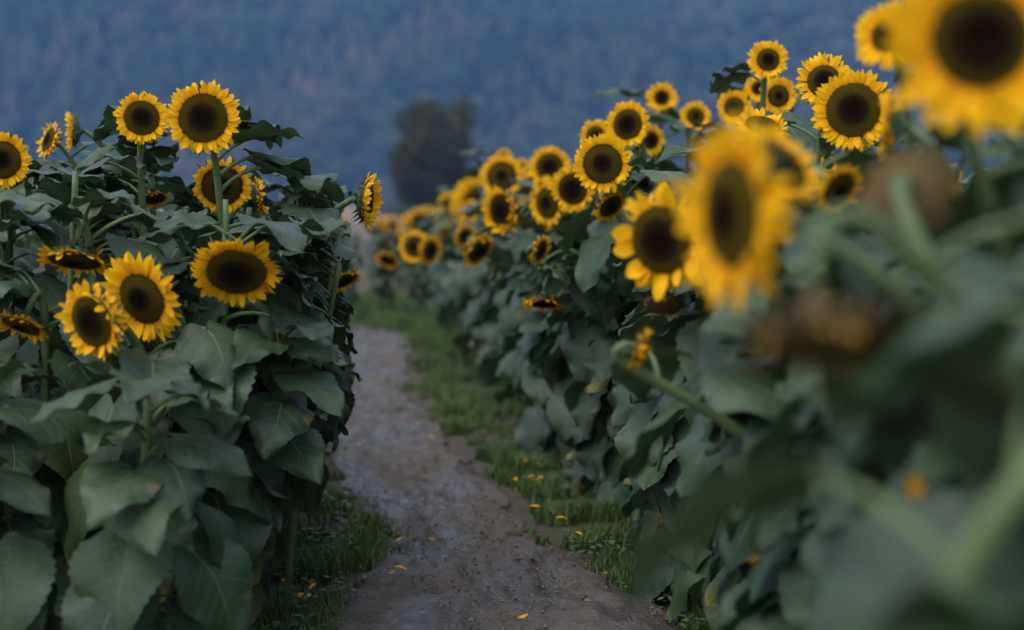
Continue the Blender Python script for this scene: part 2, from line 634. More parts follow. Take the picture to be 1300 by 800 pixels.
def leaf_ok(M, me):
    """keep a leaf off the flower faces and out of the open path"""
    if me.name not in SAMPLES:
        q = np.empty(len(me.vertices) * 3, np.float32)
        me.vertices.foreach_get('co', q)
        SAMPLES[me.name] = q.reshape(-1, 3)[36::7]
    Mn = np.array(M)
    P = SAMPLES[me.name] @ Mn[:3, :3].T + Mn[:3, 3]
    v = P - np.array(EYE)
    d = v @ np.array(FWD)
    for c, R, dc in SEEN:
        k = (d > .25) & (d < dc + .10)
        if k.any():
            q = np.array(EYE) + v[k] * (dc / d[k])[:, None] - np.array(c)
            if (np.einsum('ij,ij->i', q, q) < (R * .92) ** 2).any():
                return False
    k = P[:, 1] > 0
    if (d.min() < .72) and (d > 0).any():
        return False
    lo = np.interp(P[:, 1], XLY, XLX) + .16 + .28 * np.clip(P[:, 2] / .5, 0, 1)
    hi = np.interp(P[:, 1], XRY, XRX) - .42
    return not (k & (P[:, 0] > lo) & (P[:, 0] < hi)).any()


def plant(base, label, group=None, head=None, top=None, leaves=15, r=rnd, size=1.0, z0=.16, zone=None, toplf=3, cat='sunflower', side=None, bare=0):
    """one sunflower with its own stem and separate leaves. head = (pos, facing, R, kind); without a head the stem ends in a tuft at top"""
    base = Vector(base)
    root = bpy.data.objects.new('sunflower', None)
    COL.objects.link(root)
    root.location = base
    tag(root, label, cat, group)
    if head:
        hp, f, R, kind = head
        hp = Vector(hp) - base
        end = hp - f * (R * .55)
        back = .16 if f.z > -.5 else .20
        c2 = end - f * back + Vector((0, 0, -.10 if f.z > -.5 else .02))
        c1 = Vector((r.uniform(-.04, .04), r.uniform(-.04, .04), hp.z * (.5 + min(.36, .9 * Vector((hp.x, hp.y)).length ** 1.2))))
    else:
        end = Vector(top) - base
        c2 = end * .7 + Vector((r.uniform(-.05, .05), r.uniform(-.05, .05), 0))
        c1 = Vector((0, 0, end.z * .4))
    P = [bez(Vector((0, 0, -.03)), c1, c2, end, t) for t in np.linspace(0, 1, 22)]
    mb = MB()
    k = .85 + .3 * r.random()
    mb.tube(P, [(.0135 - .0060 * t) * k * size for t in np.linspace(0, 1, 22)], 9)
    link('stem', mb.mesh('stem', M_STEM), root)
    if head:
        add_head(root, kind, hp, f, R, r)
    yaw = r.uniform(0, 6.28)
    zt = max(p.z for p in P)
    ts = np.linspace(0, 1, 60)
    C = [bez(Vector((0, 0, 0)), c1, c2, end, t) for t in ts]
    hl = head is not None
    for i in range(leaves):
        fr = i / max(1, leaves - 1)
        tt = z0 / max(zt, .1) + (.93 - z0 / zt) * fr ** .92 if hl else z0 / zt + (1.0 - z0 / zt) * fr ** .92
        p = C[min(59, int(tt * 59))]
        yaw += 2.4 + r.uniform(-.3, .3)
        kd = 'low' if fr < .55 else ('mid' if fr < .78 else 'up')
        if hl and fr > .95:
            kd = 'up'
        if fr < .22 and r.random() < .40:
            kd = 'yellow'
        me = r.choice(LEAF[kd])
        s = size * r.uniform(.82, 1.14)
        yy = yaw
        if side is not None and r.random() < .62:
            yy = side + r.gauss(0, .75)
        for attempt in range(9):
            m = leaf_frame(yy - PI / 2, r.uniform(-.16, .16), r.uniform(-.3, .3))
            mw = Matrix.Translation(p) @ (m * s).to_4x4()
            if leaf_ok(Matrix.Translation(base) @ mw, me):
                link('leaf', me, root, mw)
                break
            yy += r.uniform(.6, 1.2)
    for i in range(toplf):
        p = C[int(59 * (r.uniform(.86, .95) if hl else 1.0))]
        m = leaf_frame(r.uniform(0, 6.28), r.uniform(-.2, .3), r.uniform(-.4, .4))
        mw = Matrix.Translation(p) @ (m * size * r.uniform(.8, 1.2)).to_4x4()
        me = r.choice(LEAF['top'] if hl else LEAF['up'] + LEAF['top'])
        if leaf_ok(Matrix.Translation(base) @ mw, me):
            link('leaf', me, root, mw)
    PLANTS.append(root)
    return root


QUEUE = []


def spec(px, py, d, dia, yaw, pitch, kind, label, group=None, leaves=16, off=None, **kw):
    """a sunflower whose head is seen at a known place; it stands on the ground behind its nodding head"""
    QUEUE.append((px, py, d, dia, yaw, pitch, kind, label, group, leaves, off, kw))
    SEEN.append((at(px, py, d), dia / 2 * (1.55 if d < 1.7 else 1.0), d))


def build_spec(px, py, d, dia, yaw, pitch, kind, label, group, leaves, off, kw):
    hp = at(px, py, d)
    f = facing(yaw, pitch)
    b = Vector((hp.x - f.x * .20, hp.y - f.y * .20 + (.0), 0)) + Vector((rnd.uniform(-.05, .05), rnd.uniform(-.03, .05), 0))
    if off:
        b += Vector((off[0], off[1], 0))
    if group == RIGHT_G and b.x < xr(b.y) + .10:
        b.x = max(b.x, min(xr(b.y) + .10, b.x + .75))
    if group == LEFT_G and b.x > xl(b.y) + .08:
        b.x = min(b.x, max(xl(b.y) + .08, b.x - .30))
    return plant(b, label, group, (hp, f, dia / 2, kind), leaves=leaves, **kw)


# ------------------------------------------------------------------ row lines (x of the first stems, by y)
XLY, XLX = [2, 3, 3.6, 5, 7, 9, 12, 16, 25], [-.76, -.78, -.82, -1.02, -1.36, -1.66, -2.0, -2.4, -3.2]
XRY, XRX = [0, 1, 2, 3, 4.45, 5.9, 7.7, 11, 15.7, 25], [.50, .52, .58, .62, .56, .34, .08, -.27, -.76, -1.7]


def xl(y):
    return float(np.interp(y, XLY, XLX))


def xr(y):
    return float(np.interp(y, XRY, XRX))


LEFT_G, RIGHT_G = 'sunflowers along the left edge of the path', 'sunflowers along the right edge of the path'

# ---- left row, flowers one can tell apart
spec(258, 150, 3.40, .180, 2, 0, 'full', 'tall sunflower with the round head standing clear above the left row', LEFT_G, toplf=4)
spec(180, 150, 3.75, .142, 18, 8, 'full', 'second highest sunflower of the left row, just left of its tallest head', LEFT_G)
spec(92, 166, 4.10, .125, -72, 0, 'cupped', 'sunflower seen edge-on at the skyline of the left row, facing left', LEFT_G, leaves=10)
spec(62, 178, 4.30, .120, -50, 18, 'messy', 'sunflower half hidden by leaves behind the edge-on head of the left row', LEFT_G, leaves=10)
spec(2, 203, 3.50, .142, 12, -4, 'full', 'sunflower cut by the left border of the photo at the top of the leaves', LEFT_G)
spec(282, 236, 3.95, .165, 12, -18, 'hanging', 'sunflower with dark disc hidden behind the stem of the tallest left head', LEFT_G)
spec(330, 250, 4.15, .120, 100, 10, 'messy', 'small edge-on sunflower behind leaves right of the stem of the tallest left head', LEFT_G, leaves=10)
spec(95, 330, 3.20, .165, -8, -70, 'hanging', 'sunflower nodding face-down with its dark disc towards the ground in the left row', LEFT_G)
spec(300, 345, 3.10, .198, 6, -42, 'full', 'sunflower bowed forward with wide oval disc, nearest the path in the left row', LEFT_G)
spec(181, 379, 3.00, .203, -24, -18, 'open', 'upper sunflower of the touching pair low in the left row', LEFT_G)
spec(117, 408, 2.88, .165, -30, -12, 'messy', 'lower sunflower of the touching pair, with curled petals, in the left row', LEFT_G)
spec(28, 413, 3.15, .13, -30, -60, 'hanging', 'sunflower of which a few petals show among dark leaves far left', LEFT_G)
spec(467, 255, 3.75, .155, 82, -4, 'cupped', 'sunflower seen from the side on a curved neck overhanging the path', LEFT_G, off=(.02, .15), leaves=12)
spec(438, 356, 4.3, .11, 50, -55, 'hanging', 'small nodding sunflower under leaves at the path side of the left row', LEFT_G, leaves=12)
spec(196, 252, 4.0, .09, 30, -62, 'hanging', 'small sunflower glimpsed through leaves under the tallest left head', LEFT_G, leaves=10)

# ---- right row, from far to near
spec(765, 208, 4.20, .178, -10, -2, 'full', 'sharp round sunflower head in the middle of the right row', RIGHT_G)
spec(797, 158, 4.75, .160, -28, 2, 'full', 'sunflower with tall oval disc just above the sharp round head', RIGHT_G)
spec(756, 172, 5.20, .125, -14, 4, 'open', 'small sunflower peeping out behind the sharp round head', RIGHT_G)
spec(826, 178, 5.3, .12, 20, -5, 'open', 'sunflower partly behind leaves below the lone high head on the right', RIGHT_G)
spec(727, 240, 5.0, .170, -26, -8, 'full', 'sunflower touching the lower left of the sharp round head', RIGHT_G)
spec(695, 258, 5.6, .187, -46, -6, 'messy', 'sunflower turned aside with narrow oval disc in the right row', RIGHT_G)
spec(698, 212, 6.50, .198, -14, 4, 'full', 'sunflower rising just above the turned-aside head in the right row', RIGHT_G)
spec(637, 268, 5.8, .209, -46, -6, 'cupped', 'sunflower with curled petals and tall narrow disc in front of a wider head', RIGHT_G)
spec(637, 224, 6.8, .216, -6, 6, 'full', 'wide sunflower behind the tall narrow disc with curled petals', RIGHT_G)
spec(608, 318, 6.3, .172, 48, -32, 'messy', 'sunflower twisted sideways low in the middle of the right row', RIGHT_G)
spec(690, 385, 4.9, .150, -10, -72, 'hanging', 'face-down sunflower on a bent neck at the path side of the right row', RIGHT_G)
spec(686, 318, 5.0, .115, 60, -20, 'messy', 'sunflower showing a strip of petals between leaves of the right row', RIGHT_G)
spec(775, 262, 4.5, .12, 35, -35, 'messy', 'shaded sunflower under the sharp round head', RIGHT_G)
spec(975, 76, 4.40, .129, -3, 6, 'open', 'highest small sunflower on the skyline of the right row', RIGHT_G)
spec(988, 122, 4.90, .138, 5, 0, 'open', 'sunflower behind the stem of the highest small head', RIGHT_G)
spec(963, 112, 5.20, .110, -10, 8, 'small', 'sunflower mostly hidden left of the stem of the highest small head', RIGHT_G)
spec(932, 136, 5.20, .135, -18, 4, 'open', 'sunflower lower left of the highest small head', RIGHT_G)
spec(1046, 103, 3.80, .162, -10, 14, 'open', 'sunflower behind the large head with fringed disc on the right', RIGHT_G)
spec(1083, 140, 3.15, .182, -14, 4, 'full', 'large sharp sunflower with fringed dark disc on the right skyline', RIGHT_G)
spec(968, 160, 3.5, .135, 10, 55, 'messy', 'sunflower tipped to the sky below the highest small head', RIGHT_G)
spec(840, 305, 2.45, .200, -38, -8, 'sparse', 'sunflower with few broad ragged petals beside the nearest blurred heads', RIGHT_G)
spec(813, 443, 2.3, .075, 75, -20, 'messy', 'small sunflower seen edge-on under the ragged broad-petalled head', RIGHT_G, leaves=10)
spec(842, 388, 2.75, .09, -10, -60, 'withered', 'dried brown sunflower head below the ragged broad-petalled head', RIGHT_G, leaves=10)
spec(930, 272, 1.32, .180, -70, -2, 'open', 'blurred sunflower turned to the path in the near right foreground', RIGHT_G, leaves=10)
spec(985, 210, 1.7, .125, 30, 40, 'messy', 'blurred sunflower just behind the near head turned to the path', RIGHT_G, leaves=9)
spec(1245, 50, 1.32, .186, -4, 2, 'small', 'largest blurred sunflower in the upper right corner', RIGHT_G, leaves=9)
spec(1128, 45, 2.2, .110, -30, 10, 'small', 'blurred sunflower peeping out left of the largest corner head', RIGHT_G, leaves=9)
spec(1128, 158, 2.1, .110, -105, 10, 'messy', 'blurred sunflower under the left side of the largest corner head', RIGHT_G, leaves=9)
spec(1040, 430, 1.0, .125, 10, -72, 'withered', 'withered brown sunflower head hanging in the nearest right foreground', RIGHT_G, leaves=7)
spec(1155, 245, 1.45, .10, 150, -25, 'withered', 'withered sunflower seen from behind under the largest corner head', RIGHT_G, leaves=7)
spec(1065, 240, 2.2, .085, 30, -30, 'messy', 'small blurred sunflower between leaves left of the withered head', RIGHT_G, leaves=8)

spec(526, 313, 9.0, .215, -16, 0, 'full', 'left one of two overlapping blurred heads low in the far right row', RIGHT_G, leaves=10)
spec(546, 318, 8.9, .20, 50, -10, 'messy', 'right one of two overlapping blurred heads low in the far right row', RIGHT_G, leaves=10)
spec(492, 330, 10.0, .18, -20, -50, 'hanging', 'blurred nodding sunflower leaning over the far path', RIGHT_G, leaves=10)
spec(590, 300, 8.2, .15, 40, -20, 'messy', 'blurred sunflower showing ragged petals among far leaves', RIGHT_G, leaves=10)
for q in QUEUE:
    build_spec(*q)

# ---- leafy plants that fill the rows near the camera (no flower shows)
LL = 'leafy sunflower without an open flower inside the left row'
LR = 'leafy sunflower without an open flower inside the right row'
LG, RG = 'leafy plants of the left row', 'leafy plants of the right row'
y = 2.85
while y < 5.6:
    for k in range(3):
        front = y < 3.2
        x = xl(y) - .33 * k + rnd.uniform(-.07, .07)
        b = Vector((x, y + rnd.uniform(-.08, .08), 0))
        hgt = rnd.uniform(.62, .74) if front else rnd.uniform(1.0, 1.12) + (.03 if k else -.06)
        plant(b, LL, LG, None, b + Vector((rnd.uniform(-.06, .06) + (.07 if k == 0 else 0), rnd.uniform(-.10, .0), hgt)), leaves=(17 if front else 22) if k < 2 else 11, z0=.10 if k < 2 else .4, side=-.5 * PI + .5 if k < 2 else None)
    y += .30
for bx, by, hz in ((-.70, 3.5, .93), (-.68, 3.75, 1.04), (-.74, 4.1, 1.06), (-.80, 4.5, 1.05), (-.66, 3.3, .72)):
    plant((bx, by, 0), LL, LG, None, Vector((bx + .13, by - .08, hz)), leaves=22, z0=.12, side=-.35)
for tx, ty, tz in ((-.52, 3.75, 1.06), (-.48, 3.95, 1.03), (-.45, 3.7, .90)):
    plant((tx - .16, ty + .12, 0), LL, LG, None, Vector((tx, ty, tz)), leaves=20, z0=.25, toplf=6, side=-.3)
y = .5
while y < 6:
    for k in range(3):
        x = xr(y) + .33 * k + rnd.uniform(-.06, .06)
        b = Vector((x, y + rnd.uniform(-.1, .1), 0))
        hgt = rnd.uniform(.90, 1.0) + (0 if y < 2.4 else .06) - (.08 if k == 0 else 0)
        plant(b, LR, RG, None, b + Vector((rnd.uniform(-.08, .02), rnd.uniform(-.1, .0), hgt)), leaves=27 if k < 1 else 12, z0=.08 if k < 1 else .4, side=PI + .5 if k < 1 else None)
    y += .34

root = bpy.data.objects.new('sunflower', None)
COL.objects.link(root)
root.location = (.245, .86, 0)
tag(root, 'sunflower with a thick pale stem bowing away from the path, closest to the camera', 'sunflower', RIGHT_G)
mb = MB()
pts = [Vector(q) for q in ((0, 0, -.03), (-.005, .0, .35), (.0, .0, .62), (.018, -.005, .76), (.06, -.01, .84), (.12, .0, .89), (.22, .02, .93))]
fine = []
for i in range(len(pts) - 1):
    a_, b_, c_, d_ = pts[max(i - 1, 0)], pts[i], pts[i + 1], pts[min(i + 2, len(pts) - 1)]
    for t in (0, .25, .5, .75):
        fine.append(.5 * ((2 * b_) + (c_ - a_) * t + (2 * a_ - 5 * b_ + 4 * c_ - d_) * t * t + (3 * b_ - a_ - 3 * c_ + d_) * t ** 3))
fine.append(pts[-1])
mb.tube(fine, [.0135 - .005 * i / len(fine) for i in range(len(fine))], 10)
link('stem', mb.mesh('stem', M_STEM), root)
for t, yw in ((.45, .5), (.56, 2.3), (.68, 1.2), (.8, .1), (.9, 2.4), (.97, 1.0)):
    link('leaf', rnd.choice(LEAF['mid']), root, Matrix.Translation(fine[int(t * (len(fine) - 1))]) @ leaf_frame(yw - PI / 2).to_4x4())

# ------------------------------------------------------------------ farther plants: six prototypes, copied
PROTO = []


def make_proto(kind, R, yaw, pitch, hz, label, r):
    root = bpy.data.objects.new('sunflower', None)
    COL.objects.link(root)
    tag(root, label, 'sunflower')
    f = facing(yaw, pitch)
    hp = Vector((0, 0, hz)) + f * .16
    end = hp - f * (R * .55)
    c1, c2 = Vector((0, 0, hz * .5)), end - f * .16 + Vector((0, 0, -.08))
    P = [bez(Vector((0, 0, -.03)), c1, c2, end, t) for t in np.linspace(0, 1, 14)]
    mb = MB()
    mb.tube(P, list(np.linspace(.013, .007, 14)), 6)
    link('stem', mb.mesh('stem', M_STEM), root)
    mb = MB()
    yw = r.uniform(0, 6)
    for i in range(24):
        fr = i / 23
        p = bez(Vector((0, 0, 0)), c1, c2, end, .10 + .78 * fr)
        yw += 2.4 + r.uniform(-.3, .3)
        kd = 'low' if fr < .5 else ('mid' if fr < .8 else 'up')
        m = np.array(leaf_frame(yw, r.uniform(-.15, .15), r.uniform(-.3, .3)))
        full_leaf(mb, kd, r, False, m, np.array(p), r.uniform(.8, 1.05), r.random())
    link('foliage', mb.mesh('foliage', [M_LEAF, M_STEM]), root)
    h = add_head(root, kind, hp, f, R, r)
    return dict(root=root, head=hp, f=f, R=R, used=False)


def copy_plant(pr, base, rotz, scale, label, group, headscale=1.0):
    if not pr['used']:
        root = pr['root']
        pr['used'] = True
    else:
        root = pr['root'].copy()
        COL.objects.link(root)
        for ch in pr['root'].children:
            c = ch.copy()
            COL.objects.link(c)
            c.parent = root
            for g in ch.children:
                d = g.copy()
                COL.objects.link(d)
                d.parent = c
    root.location, root.rotation_euler, root.scale = base, (0, 0, rotz), (scale,) * 3
    tag(root, label, 'sunflower', group)
    return root


for kind, R, pitch, hz in (('small', .078, 4, 1.40), ('open', .080, -6, 1.40), ('full', .082, -12, 1.38), ('messy', .078, -25, 1.30), ('open', .078, 10, 1.42), ('hanging', .075, -48, 1.25), ('full', .085, 0, 1.40)):
    PROTO.append(make_proto(kind, R, 0, pitch, hz * .82, 'sunflower in the far rows', rnd))


def far_spec(px, py, d, dia, yaw, i, label, group=RIGHT_G):
    pr = PROTO[i]
    px_size = dia * F / d
    if px < 700:      # it stands in the row: the depth at which the row passes under this head
        d = float(min(np.arange(6, 24, .1), key=lambda q: abs((px - 650) / F * q - xr(q) - .02)))
    hp = at(px, py, d)
    s = hp.z / pr['head'].z
    m = Matrix.Rotation(math.radians(yaw), 3, 'Z')
    o = m @ pr['head'] * s
    root = copy_plant(pr, Vector((hp.x - o.x, hp.y - o.y, 0)), math.radians(yaw), s, label, group)
    for ch in root.children:
        if ch.name.startswith('flower_head'):
            k = px_size * d / F / (2 * pr['R'] * s)
            ch.scale = ch.scale * k
    return root


far_spec(840, 124, 6.5, .15, -4, 0, 'lone high sunflower with small dark disc against the hill')
far_spec(883, 148, 6.0, .14, 6, 4, 'small sunflower right of the lone high head')
far_spec(640, 198, 8.0, .13, 0, 0, 'small blurred sunflower rising above the wide head in the right row')
far_spec(662, 212, 7.5, .13, -8, 4, 'blurred sunflower right behind the wide head in the right row')
far_spec(590, 243, 7.4, .15, 4, 0, 'blurred sunflower below the dark tree, right of the round small one')
far_spec(570, 258, 8.5, .14, -6, 1, 'blurred sunflower half hidden left of the one below the dark tree')
far_spec(548, 270, 9.5, .147, 3, 0, 'round blurred small sunflower under the trunk of the dark tree')
far_spec(517, 280, 10.5, .14, 0, 4, 'blurred sunflower head at the far end of the right row')
for (px, py, d, yaw, i) in ((480, 292, 11.5, 0, 0), (497, 288, 12.5, 8, 1), (505, 300, 10.5, -10, 4), (488, 303, 11, 15, 2), (560, 285, 9, -10, 1), (575, 278, 9.5, 10, 0), (535, 290, 11, 0, 4), (614, 262, 8, -6, 2)):
    far_spec(px, py, d, .14, yaw, i, 'blurred sunflower in the golden cluster at the far end of the right row', 'golden cluster of far heads')
FL, FR = 'blurred sunflower deep in the left row far along the path', 'blurred sunflower deep in the right row far along the path'
def far_fill(side, k, y):
    x = (xl(y) - .36 * k if side < 0 else xr(y) + .36 * k) + rnd.uniform(-.09, .09)
    i = rnd.choice([0, 1, 2, 3, 4, 5, 6]) if side > 0 else rnd.choice([3, 5, 5])
    s = rnd.uniform(.88, 1.02) if side > 0 else rnd.uniform(.80, .92)
    copy_plant(PROTO[i], Vector((x, y + rnd.uniform(-.15, .15), 0)), math.radians(rnd.gauss(-8, 28)), s, FL if side < 0 else FR, 'far sunflowers of the left row' if side < 0 else 'far sunflowers of the right row')


for y in np.arange(6.1, 13.5, .42):
    for k in range(3):
        far_fill(1, k, y)
for y in np.arange(13.5, 22, .7):
    far_fill(1, 0, y)
for y in np.arange(5.8, 13.5, .62):
    for k in range(2):
        far_fill(-1, k, y)
for y in np.arange(13.5, 22, .8):
    far_fill(-1, 0, y)
# the field behind the rows on the right, and the rows that close the view at the bend
for k in range(20):
    y = rnd.uniform(4.6, 8)
    x = xr(y) + rnd.uniform(1.0, 2.4)
    copy_plant(PROTO[rnd.choice([0, 1, 4, 6])], Vector((x, y, 0)), math.radians(rnd.gauss(0, 20)), rnd.uniform(.95, 1.1), 'sunflower standing in the field behind the right row', 'sunflowers behind the right row')
for k in range(16):
    x = -3.0 + 2.7 * k / 15 + rnd.uniform(-.08, .08)
    y = 15.0 + rnd.uniform(0, 1.2) + .5 * (k % 2)
    copy_plant(PROTO[rnd.choice([0, 1, 2, 4])], Vector((x, y, 0)), math.radians(rnd.gauss(0, 20)), rnd.uniform(.84, .94), 'tiny blurred sunflower in the row that closes the far end of the path', 'sunflowers closing the far end of the path')

# ------------------------------------------------------------------ ground, path
YS = [0, 2.8, 3.5, 4.0, 4.44, 4.96, 5.73, 6.8, 8.4, 10.4, 12.5, 14.4, 17.6, 21]
PL = [-.48, -.48, -.45, -.37, -.34, -.53, -.67, -.85, -1.10, -1.30, -1.50, -2.6, -4.0, -6]
PR = [.44, .40, .35, .18, .03, -.08, -.22, -.40, -.68, -.80, -.93, -1.7, -3.2, -5]


def soil_material(name, path):
    M = Mat(name)
    oc = M.n('TexCoord').outputs['Object']
    n1 = M.noise(1.6, 5, .6, oc, .4)
    n2 = M.noise(14, 6, .65, oc)
    n3 = M.noise(70, 4, .6, oc)
    if path:
        c = M.mix(M.ramp(n2, [(.3, 0), (.7, 1)]), (.032, .025, .019), (.092, .073, .058))
        c = M.mix(M.ramp(n3, [(.55, 0), (.8, .6)]), c, (.16, .13, .115))
        mp = M.n('Mapping', i_0=oc)
        mp.inputs['Scale'].default_value = (1.4, .55, 1)
        wet = M.ramp(M.noise(2.2, 4, .6, mp.outputs[0], .6), [(.44, 0), (.56, 1)])
        c = M.mix(M.math('MULTIPLY', wet, .65), c, (.036, .028, .026))
        M.put(M.b.inputs['Roughness'], M.math('SUBTRACT', .82, M.math('MULTIPLY', wet, M.math('ADD', .34, M.math('MULTIPLY', n2, .5)))))
        M.b.inputs['Specular IOR Level'].default_value = .4
    else:
        c = M.mix(M.ramp(n2, [(.3, 0), (.7, 1)]), (.040, .032, .024), (.085, .066, .050))
        c = M.mix(M.ramp(n1, [(.45, 0), (.65, .55)]), c, (.045, .062, .024))
        M.b.inputs['Roughness'].default_value = .9
        M.b.inputs['Specular IOR Level'].default_value = .2
    M.put(M.b.inputs['Base Color'], c)
    M.bump(M.math('ADD', n2, M.math('MULTIPLY', n3, .5)), .7, .03 if path else .05)
    return M.m


mb = MB()
gy = np.concatenate([np.linspace(-8, 40, 60), np.geomspace(46, 700, 30)])
gx = np.concatenate([-np.geomspace(700, 6, 26), np.linspace(-5, 5, 40), np.geomspace(6, 700, 26)])
GX, GY = np.meshgrid(gx, gy)
GZ = (fbm(GX * 2.1, GY * 2.1, 3) - .47) * .04 * (np.abs(GX) < 12)
mb.add(np.stack([GX, GY, GZ], -1).reshape(-1, 3), grid_faces(len(gy), len(gx)))
ground = link('ground', mb.mesh('ground', soil_material('field_soil', False)))
tag(ground, 'dark soil of the sunflower field', kind='structure')

mb = MB()
FEET = [(float(np.interp(q, YS, PL)) * (1 - m) + float(np.interp(q, YS, PR)) * m, q, g_) for q, m, g_ in zip(3 + 9 * nr.rand(90), .15 + .7 * nr.rand(90), .006 + .010 * nr.rand(90))]
py_ = np.concatenate([np.arange(2.4, 9, .025), np.arange(9, 13.6, .10)])
nu = 64
V = []
for yy in py_:
    a, b = np.interp(yy, YS, PL), np.interp(yy, YS, PR)
    a -= .10 * (vnoise(yy * 3.1, 1.5, 8) - .3) + .06 * vnoise(yy * 9, 4, 2)
    b += .10 * (vnoise(yy * 3.1, 7.5, 9) - .3) + .06 * vnoise(yy * 9, 9, 4)
    xs = np.linspace(a, b, nu)
    e = np.minimum(1, np.minimum(xs - a, b - xs) / .12)
    foot = sum(np.exp(-(((xs - fx) / .045) ** 2 + ((yy - fy) / .12) ** 2) ** 2) * fd for fx, fy, fd in FEET if abs(fy - yy) < .25)
    z = .004 + .022 * e ** .6 + (fbm(xs * 5, np.full(nu, yy * 5), 21, 5) - .47) * .035 * e + (fbm(xs * 20, np.full(nu, yy * 14), 31, 3) - .43) * .034 * e - .02 * np.exp(-((xs - (a + b) / 2) / .18) ** 2)
    z = z - foot
    z[0] = z[-1] = -.03
    V.append(np.stack([xs, np.full(nu, yy), z + .012], -1))
mb.add(np.concatenate(V), grid_faces(len(py_), nu))
path = link('path', mb.mesh('path', soil_material('damp_path_earth', True)))
tag(path, 'damp brown trodden earth path between two sunflower rows', kind='structure')

# ------------------------------------------------------------------ grass beside the path (stuff)
mb, wb = MB(), MB()
g = random.Random(3)
cnt = 0
GV, GF, GT = [], [], []
for side in (-1, 1, 0):
    N = 170000 if side else 26000
    yy = 2.9 + 16 * nr.rand(N) ** 2.0
    e = np.interp(yy, YS, PL if side < 0 else PR)
    q = np.array([xl(v) if side < 0 else xr(v) for v in yy])
    f_ = nr.rand(N)
    x = (q - .25) + f_ * (e + .12 - q + .25) if side < 0 else (e - .12) + f_ * (q + .2 - e + .12)
    edge = (e - x) * (1 if side < 0 else -1)
    if side == 0:
        yy, x, edge = 12.9 + 2.6 * nr.rand(N), -3.0 + 2.6 * nr.rand(N), np.full(N, .3)
    dn = fbm(x * 6.5, yy * 5, 5, 3)
    hn = .35 + 1.3 * vnoise(x * 7, yy * 5.5, 44)
    lim = np.where(edge > .14, .39, .42 + (.14 - edge) * 1.1) + (.07 if side > 0 else -.03) * (yy < 4.4)
    for x, yy, edge, hq in zip(x[dn > lim], yy[dn > lim], edge[dn > lim], hn[dn > lim]):
        h = hq * g.uniform(.015, .060) * (1.15 if edge > .1 else .8) * (1 + yy * .03)
        wd = g.uniform(.0011, .0024) * (1 + yy * .06)
        a, le = g.uniform(0, 6.28), g.uniform(.15, .9) * h
        dx, dy = math.cos(a), math.sin(a)
        k = len(GV)
        GV += [(x - dy * wd, yy + dx * wd, 0), (x + dy * wd, yy - dx * wd, 0), (x + dx * le * .4 + dy * wd * .7, yy + dy * le * .4 - dx * wd * .7, h * .65), (x + dx * le * .4 - dy * wd * .7, yy + dy * le * .4 + dx * wd * .7, h * .65), (x + dx * le, yy + dy * le, h)]
        GF += [(k, k + 1, k + 2, k + 3), (k + 3, k + 2, k + 4)]
        GT += [g.random()] * 5
mb.add(GV, GF, None, np.array(GT))
tag(link('grass', mb.mesh('grass', M_GRASS)), 'short green grass along both edges of the path', 'grass', None, 'stuff')
# low broad-leaved weeds among it
GV, GF, GT = [], [], []
for _ in range(9000):
    side = -1 if g.random() < .6 else 1
    yy = 2.95 + 7 * g.random() ** 1.8
    x = (xl(yy) + g.uniform(-.15, .45)) if side < 0 else (xr(yy) - g.uniform(-.1, .4))
    e = np.interp(yy, YS, PL if side < 0 else PR)
    if (side < 0 and x > e - .03) or (side > 0 and x < e + .03) or vnoise(x * 4, yy * 4, 14) < .45:
        continue
    z, a, s = g.uniform(.01, .07), g.uniform(0, 6.28), g.uniform(.008, .018)
    dx, dy, t = math.cos(a), math.sin(a), g.uniform(-.3, .5)
    k = len(GV)
    GV += [(x, yy, z), (x + dx * s - dy * s * .6, yy + dy * s + dx * s * .6, z + t * s), (x + dx * 2 * s, yy + dy * 2 * s, z + t * s * 1.4), (x + dx * s + dy * s * .6, yy + dy * s - dx * s * .6, z + t * s)]
    GF.append((k, k + 1, k + 2, k + 3))
    GT += [g.random()] * 4
wb.add(GV, GF, None, np.array(GT))
tag(link('weeds', wb.mesh('weeds', M_WEED)), 'low broad-leaved weeds in the grass under the sunflowers', 'weeds', None, 'stuff')

# crumbs of earth, bits of straw on the path (stuff)
mb = MB()
for _ in range(2600):
    yy = 3.0 + 10 * g.random() ** 2
    a, b = np.interp(yy, YS, PL), np.interp(yy, YS, PR)
    x = g.uniform(a - .05, b + .05)
    s = g.uniform(.002, .007) * (1.9 if g.random() < .05 else 1)
    if g.random() < .75:
        P = np.array([(1, 0, 0), (0, 1, 0), (-1, 0, 0), (0, -1, 0), (0, 0, .8), (0, 0, -.8)]) * s * nr.uniform(.6, 1.3, (6, 3))
        mb.add(P + [x, yy, .032 + s * .3], [(0, 1, 4), (1, 2, 4), (2, 3, 4), (3, 0, 4), (1, 0, 5), (2, 1, 5), (3, 2, 5), (0, 3, 5)], None, g.random())
    else:
        an, L = g.uniform(0, 6.28), g.uniform(.015, .05)
        mb.tube([(x, yy, .036), (x + math.cos(an) * L * .5, yy + math.sin(an) * L * .5, .044), (x + math.cos(an + .3) * L, yy + math.sin(an + .3) * L, .038)], .0012, 4, 0, g.random())
tag(link('debris', mb.mesh('debris', plain('earth_crumbs', (.05, .038, .03), (.16, .12, .085), 40, .9, 0), False)), 'earth crumbs and bits of straw strewn over the path', 'debris', None, 'stuff')

